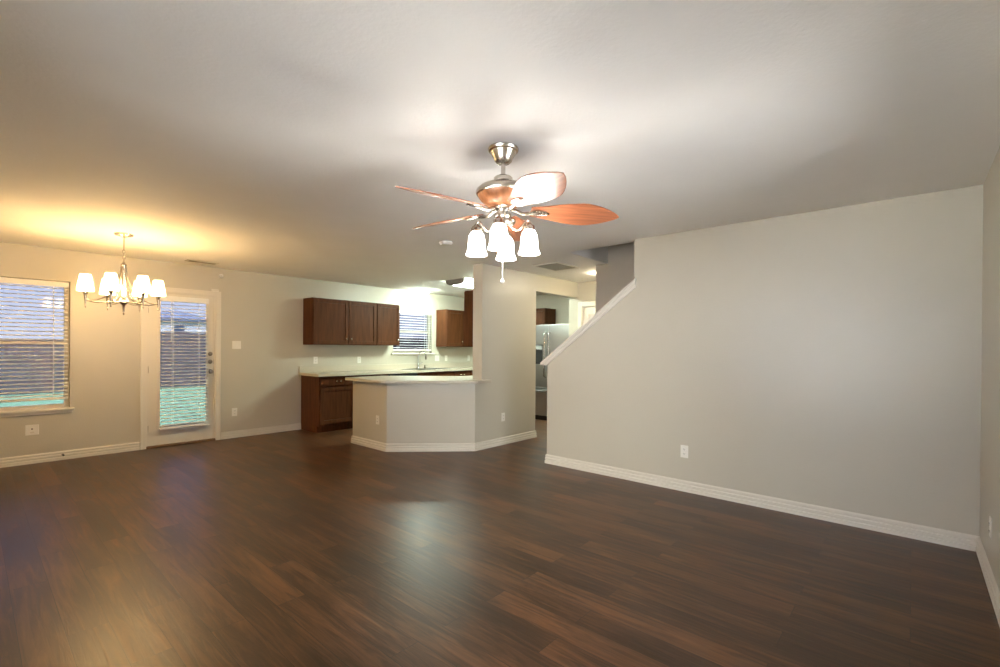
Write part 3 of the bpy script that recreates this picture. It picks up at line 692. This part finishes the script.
MB().lathe([(0,0),(0.022,0),(0.020,0.014),(0.012,0.02),(0.012,0.045),(0.016,0.05),(0.014,0.06),(0,0.062)], c=(6.03, 7.31, 0.921), seg=16).build('pump_body', M['dnickel'], sd, smooth=True)
MB().tube([(6.03, 7.31, 0.978), (6.03, 7.28, 0.982), (6.03, 7.245, 0.972)], 0.005, 8).build('nozzle', M['chrome'], sd, smooth=True)

# breakfast counter on the half wall
pc_ = MB()
outer = [(3.422, 5.853), (3.422, 5.013), (4.288, 4.145), (4.545, 4.145), (4.560, 4.158), (4.560, YC-0.001), (XJ-0.001, YC-0.001), (XJ-0.001, YC+PT+0.001), (5.56, YC+PT+0.001), (5.56, 5.0), (4.86, 5.0), (4.007, 5.853)]
pc_.prism(outer, 0.875, 0.914, 'z')
tag(pc_.build('breakfast_counter', M['counter'], bevel=0.007, seg=3), 'angled cream breakfast counter on top of the half wall', 'countertop')

# refrigerator (doors face -x)
fr = thing('refrigerator', 'stainless french-door refrigerator seen through the kitchen opening', 'refrigerator', (7.0, 5.0, 0))
RX = 7.0; ry0, ry1, rs = 4.548, 5.455, 5.0
MB().box(RX+0.075, RX+0.79, ry0, ry1, 0.03, 1.735).build('body', M['fridgeside'], fr, bevel=0.006)
MB().box(RX+0.06, RX+0.6, ry0+0.02, ry1-0.02, 0.0, 0.085).build('toe_grille', M['black'], fr)
dl = MB().box(RX, RX+0.07, rs+0.003, ry1, 0.62, 1.765).build('door', M['steel'], fr, bevel=0.004)
dr = MB().box(RX, RX+0.07, ry0, rs-0.003, 0.62, 1.765).build('door', M['steel'], fr, bevel=0.004)
dz_ = MB().box(RX, RX+0.07, ry0, ry1, 0.09, 0.612).build('freezer_drawer', M['steel'], fr, bevel=0.004)
for o_, y in ((dl, rs+0.045), (dr, rs-0.045)):
    MB().tube(curve([(RX+0.002, y, 1.62), (RX-0.05, y, 1.60), (RX-0.055, y, 1.50), (RX-0.055, y, 0.92), (RX-0.05, y, 0.82), (RX+0.002, y, 0.80)], 4), 0.014, 10).build('handle', M['chrome'], o_, smooth=True)
MB().tube(curve([(RX+0.002, ry0+0.08, 0.55), (RX-0.05, ry0+0.10, 0.55), (RX-0.055, ry0+0.2, 0.55), (RX-0.055, ry1-0.2, 0.55), (RX-0.05, ry1-0.10, 0.55), (RX+0.002, ry1-0.08, 0.55)], 4), 0.014, 10).build('handle', M['chrome'], dz_, smooth=True)
dsp = MB(); dsp.box(RX-0.006, RX, rs+0.12, ry1-0.09, 1.04, 1.40); dspo = dsp.build('water_dispenser', M['black'], dl, bevel=0.004)
MB().box(RX-0.008, RX-0.006, rs+0.135, ry1-0.105, 1.31, 1.385).build('control_panel', M['grey'], dspo)

# ---------------------------------------------------------------- kitchen and hall lamps
kl = thing('fluorescent_light', 'long fluorescent ceiling light in the kitchen with a grey end cap', 'ceiling light', (5.8, 5.57, 2.44))
pf = [(5.37, 2.438), (5.37, 2.405), (5.40, 2.375), (5.46, 2.357), (5.57, 2.352), (5.68, 2.357), (5.74, 2.375), (5.77, 2.405), (5.77, 2.438)]
MB().prism(pf, 5.23, 6.38, 'x').build('lens', M['kitglow'], kl)
pf2 = [(5.57+(y-5.57)*1.03, 2.438-(2.438-z)*1.05) for y, z in pf]
MB().prism(pf2, 5.19, 5.23, 'x').build('end_cap', M['grey'], kl); MB().prism(pf2, 6.38, 6.42, 'x').build('end_cap', M['grey'], kl)
sl2 = thing('sink_light', 'small flush ceiling light above the kitchen window', 'ceiling light', (5.80, 7.13, 2.44))
MB().lathe([(0,0),(0.145,0),(0.15,-0.012),(0.14,-0.022),(0,-0.022)], c=(5.80, 7.13, 2.44), seg=32).build('rim', M['nickel'], sl2, smooth=True)
MB().lathe([(0,-0.022),(0.128,-0.022),(0.12,-0.045),(0.08,-0.062),(0,-0.068)], c=(5.80, 7.13, 2.44), seg=32).build('glass', M['sinkglow'], sl2, smooth=True)
hl = thing('hall_light', 'flush ceiling light in the hall, half hidden by the stairwell wall', 'ceiling light', (6.125, 3.33, 2.44))
MB().lathe([(0,0),(0.15,0),(0.152,-0.015),(0.14,-0.024),(0,-0.024)], c=(6.125, 3.33, 2.44), seg=32).build('rim', M['nickel'], hl, smooth=True)
MB().lathe([(0,-0.024),(0.138,-0.024),(0.125,-0.055),(0.08,-0.080),(0,-0.09)], c=(6.125, 3.33, 2.44), seg=32).build('glass', M['hallglow'], hl, smooth=True)

ul = thing('stairwell_fill_light', 'unseen fill lamp added high up in the stairwell', 'ceiling light', (5.03, 1.2, ZT))  # added lamp, out of view, lightens the dark shaft
MB().lathe([(0,0),(0.15,0),(0.152,-0.015),(0.14,-0.024),(0,-0.024)], c=(5.03, 1.2, ZT), seg=32).build('rim', M['nickel'], ul, smooth=True)
MB().lathe([(0,-0.024),(0.138,-0.024),(0.125,-0.055),(0.08,-0.080),(0,-0.09)], c=(5.03, 1.2, ZT), seg=32).build('glass', M['shaftfill'], ul, smooth=True)

# ---------------------------------------------------------------- wall and ceiling fittings
def outlet_proto(label, loc, rz):
    r = thing('wall_outlet', label, 'outlet', loc, rz, 'white wall outlets')
    MB().box(-0.036, 0.036, -0.006, 0, -0.058, 0.058).build('cover_plate', M['plate'], r, bevel=0.003, local=True)
    for z in (-0.021, 0.021):
        o = MB().prism([(0.016*math.cos(a)*(1.0), z+max(-0.0125, min(0.0125, 0.016*math.sin(a)))) for a in [2*PI*i/20 for i in range(20)]], -0.0085, -0.006, 'y').build('receptacle', M['plate'], r, local=True)
        MB().box(-0.0075, -0.0050, -0.0095, -0.0085, z-0.003, z+0.007).box(0.0050, 0.0075, -0.0095, -0.0085, z-0.003, z+0.006).box(-0.002, 0.002, -0.0095, -0.0085, z-0.010, z-0.006).build('slots', M['slot'], o, local=True)
    return r
op = outlet_proto('white outlet low on the back wall right of the back door', (2.563, YB, 0.374), 0)
for (x, y, z, rz, lab) in ((3.792, YB, 1.11, 0, 'white outlet above the left end of the kitchen counter'),
                           (4.602, YB, 1.105, 0, 'second white outlet along the kitchen backsplash from the left'),
                           (6.674, YB, 1.11, 0, 'white outlet right of the double switch plate behind the faucet'),
                           (7.342, YB, 1.106, 0, 'white outlet near the dividing wall at the right end of the kitchen counter'),
                           (4.883, YC, 0.380, 0, 'white outlet low on the wall between the breakfast counter and the opening'),
                           (XS, 1.603, 0.373, -PI/2, 'white outlet low on the large stair wall'),
                           (3.535, 5.232, 0.383, -PI/2, 'white outlet on the left face of the breakfast half wall'),
                           (3.85, YR, 0.330, PI, 'white outlet at the far right edge of the picture')):
    dup(op, (x, y, z), rz, lab)
def switch_plate(label, loc, rz, n, cat='light switch'):
    r = thing('light_switch', label, cat, loc, rz)
    hw = 0.036+0.023*(n-1)
    MB().box(-hw, hw, -0.006, 0, -0.058, 0.058).build('cover_plate', M['plate'], r, bevel=0.003, local=True)
    for i in range(n):
        x = (i-(n-1)/2)*0.046
        MB().prism([(-0.006, -0.012), (-0.006, 0.012), (-0.016, 0.010), (-0.012, 0.0)], x-0.005, x+0.005, 'x').build('toggle', M['plate'], r, local=True)
    return r
switch_plate('white double light switch on the back wall right of the door', (2.586, YB, 1.35), 0, 2)
switch_plate('white double switch plate on the backsplash behind the faucet', (6.425, YB, 1.112), 0, 2)
cj_ = thing('cable_jack', 'square white cable plate low on the wall under the dining window', 'wall plate', (0.474, YB, 0.377))
MB().box(-0.055, 0.055, -0.006, 0, -0.058, 0.058).build('cover_plate', M['plate'], cj_, bevel=0.003, local=True)
MB().lathe([(0,0),(0.008,0),(0.008,0.010),(0.005,0.012),(0,0.012)], seg=12).xform(Matrix.Translation((0, -0.006, 0.012)) @ Matrix.Rotation(PI/2, 4, 'X')).build('connector', M['dnickel'], cj_, local=True, smooth=True)
MB().box(-0.016, 0.016, -0.009, -0.006, -0.034, -0.020).build('jack', M['vinyl'], cj_, local=True)
ds = thing('door_stop', 'small dark door stop on the baseboard left of the back door', 'door stop', (0.727, YB-0.015, 0.062))
MB().lathe([(0,0),(0.012,0),(0.012,0.004),(0.006,0.006),(0.006,0.045),(0,0.045)], seg=12).xform(Matrix.Rotation(PI/2, 4, 'X')).build('rod', M['dnickel'], ds, local=True, smooth=True)
MB().lathe([(0,0.044),(0.010,0.044),(0.010,0.058),(0,0.060)], seg=12).xform(Matrix.Rotation(PI/2, 4, 'X')).build('rubber_tip', M['black'], ds, local=True, smooth=True)
se = thing('alarm_sensor', 'round cream alarm sensor high on the wall above the door corner', 'sensor', (2.377, YB, 2.33))
MB().lathe([(0,0),(0.030,0),(0.030,0.012),(0.022,0.024),(0,0.026)], seg=24).xform(Matrix.Rotation(PI/2, 4, 'X')).build('housing', M['plate'], se, local=True, smooth=True)
MB().lathe([(0,0.026),(0.010,0.026),(0.007,0.031),(0,0.032)], seg=16).xform(Matrix.Rotation(PI/2, 4, 'X')).build('lens', M['vinyl'], se, local=True, smooth=True)
dc = thing('door_contact', 'small cream contact sensor on top of the back door casing', 'sensor', (2.30, YB, 2.103))
MB().box(-0.05, 0.045, -0.024, 0, 0, 0.028).build('housing', M['plate'], dc, bevel=0.003, local=True)
MB().box(-0.045, 0.04, -0.027, -0.024, 0.006, 0.022).build('cover', M['vinyl'], dc, local=True)
sm = thing('smoke_detector', 'small white smoke detector on the ceiling behind the fan', 'smoke detector', (3.31, 3.683, 2.44))
MB().lathe([(0,0),(0.068,0),(0.068,-0.012),(0.060,-0.030),(0.040,-0.036),(0,-0.036)], seg=32).build('body', M['plate'], sm, local=True, smooth=True)
MB().lathe([(0.060,-0.012),(0.071,-0.013),(0.071,-0.019),(0.060,-0.020)], seg=32).build('sensor_ring', M['vinyl'], sm, local=True, smooth=True)

def ceiling_vent(label, cx, cy, wx, wy, nl, rz, frame=0.028):
    r = thing('air_vent', label, 'vent', (cx, cy, 2.44), rz)
    f_ = MB(); hx_, hy_ = wx/2, wy/2
    f_.box(-hx_, hx_, -hy_, -hy_+frame, -0.010, 0); f_.box(-hx_, hx_, hy_-frame, hy_, -0.010, 0); f_.box(-hx_, -hx_+frame, -hy_+frame, hy_-frame, -0.010, 0); f_.box(hx_-frame, hx_, -hy_+frame, hy_-frame, -0.010, 0)
    f_.build('frame', M['vent'], r, bevel=0.003, local=True)
    MB().box(-hx_+frame, hx_-frame, -hy_+frame, hy_-frame, -0.0015, -0.0005).build('backing', M['ventdark'], r, local=True)
    l_ = MB(); n_ = nl; sp_ = (wy-2*frame)/n_
    for i in range(n_):
        y = -hy_+frame+sp_*(i+0.5)
        l_.prism([(y-sp_*0.30, -0.003), (y-sp_*0.24, -0.002), (y+sp_*0.30, -0.011), (y+sp_*0.24, -0.012)], -hx_+frame, hx_-frame, 'x')
    l_.build('louvers', M['louver'], r, local=True)
    return r
ceiling_vent('large square return air vent on the ceiling near the stairwell', 5.24, 3.62, 0.52, 0.40, 9, 0)
ceiling_vent('narrow ceiling vent above the back door', 2.03, 7.02, 0.36, 0.16, 6, 0)

# ---------------------------------------------------------------- outside
PD = 5.0
pr = MB(); pr.box(XL-T-PD, XL-T, YR-T-PD, 6.2, 2.45, 2.60); pr.box(XL-T, 6.0, YR-T-PD, YR-T, 2.45, 2.60)  # unseen roof added to keep high sky light out of the room
for x, y in ((XL-T-PD+0.05, YR-T-PD+0.05), (XL-T-PD+0.05, 6.0), (5.8, YR-T-PD+0.05)): pr.box(x, x+0.15, y, y+0.15, -0.30, 2.45)
struct(pr.build('shade_roof', M['shade_roof']), 'unseen roof added to hold back high sky light')
struct(MB().box(-60, XL-T-0.02, -60, YB+T+0.02, -0.6, -0.30).box(XL-T-0.02, 60, -60, YR-T-0.02, -0.6, -0.30).build('bounce_ground', M['bounce']), 'unseen pale ground added to bounce light into the room')  # unseen ground added to bounce sky light up to the ceiling
lawn = MB().box(-45, 80, YB+T+0.02, 120, -0.6, -0.30).build('lawn', M['grass']); lawn['kind'] = 'stuff'; lawn['label'] = 'green lawn behind the back door'
fe = thing('wooden_fence', 'weathered wooden privacy fence across the back yard', 'fence', (8, 22, -0.30))
fb = MB(); x = -12.0
while x < 32:
    zt = (1.86 if x > 3.6 else 1.52)+random.uniform(-0.02, 0.02); fb.box(x, x+0.143, 22, 22.02, -0.30, zt); x += 0.15
fb.build('boards', M['fence'], fe)
fr_ = MB()
for z in (0.05, 0.75, 1.38): fr_.box(-12, 32, 22.02, 22.06, z, z+0.09)
fr_.build('rails', M['fence'], fe)
def house(label, x0, x1, y, ze, zp, depth, wins):
    r = thing('house', label, 'house', ((x0+x1)/2, y, -0.3))
    MB().box(x0, x1, y, y+depth, -0.3, ze).build('walls', M['siding'], r)
    ov = 0.5; rb = MB(); xm0, xm1 = x0+(x1-x0)*0.42, x0+(x1-x0)*0.58
    v = [rb.bm.verts.new(p) for p in ((x0-ov, y-ov, ze), (x1+ov, y-ov, ze), (x1+ov, y+depth+ov, ze), (x0-ov, y+depth+ov, ze), (xm0, y+depth/2, zp), (xm1, y+depth/2, zp), (x0-ov, y-ov, ze+0.25), (x1+ov, y-ov, ze+0.25), (x1+ov, y+depth+ov, ze+0.25), (x0-ov, y+depth+ov, ze+0.25))]
    for f in ((0,1,2,3),(0,1,7,6),(1,2,8,7),(2,3,9,8),(3,0,6,9),(6,7,5,4),(7,8,5),(8,9,4,5),(9,6,4)): rb.bm.faces.new([v[i] for i in f])
    rb.build('roof', M['roof'], r)
    for wx, wz in wins:
        wo_ = MB(); wo_.box(wx-0.62, wx+0.62, y-0.06, y, wz-0.08, wz+1.28); f_ = wo_.build('window', M['trim'], r)
        MB().box(wx-0.5, wx+0.5, y-0.08, y-0.06, wz, wz+1.2).build('pane', M['housewin'], f_)
house('pale house with a hip roof beyond the fence, left one', 12.8, 18.2, 60, 4.0, 5.4, 7, [(15.2, 2.35)])
house('lower pale house beyond the fence, right one', 19.0, 28.0, 64, 3.6, 4.9, 8, [(21.5, 1.9), (25, 1.9)])
house('wide pale house beyond the fence, far to the left', -16.0, -2.0, 58, 3.2, 4.6, 9, [(-12, 1.6), (-6, 1.6)])
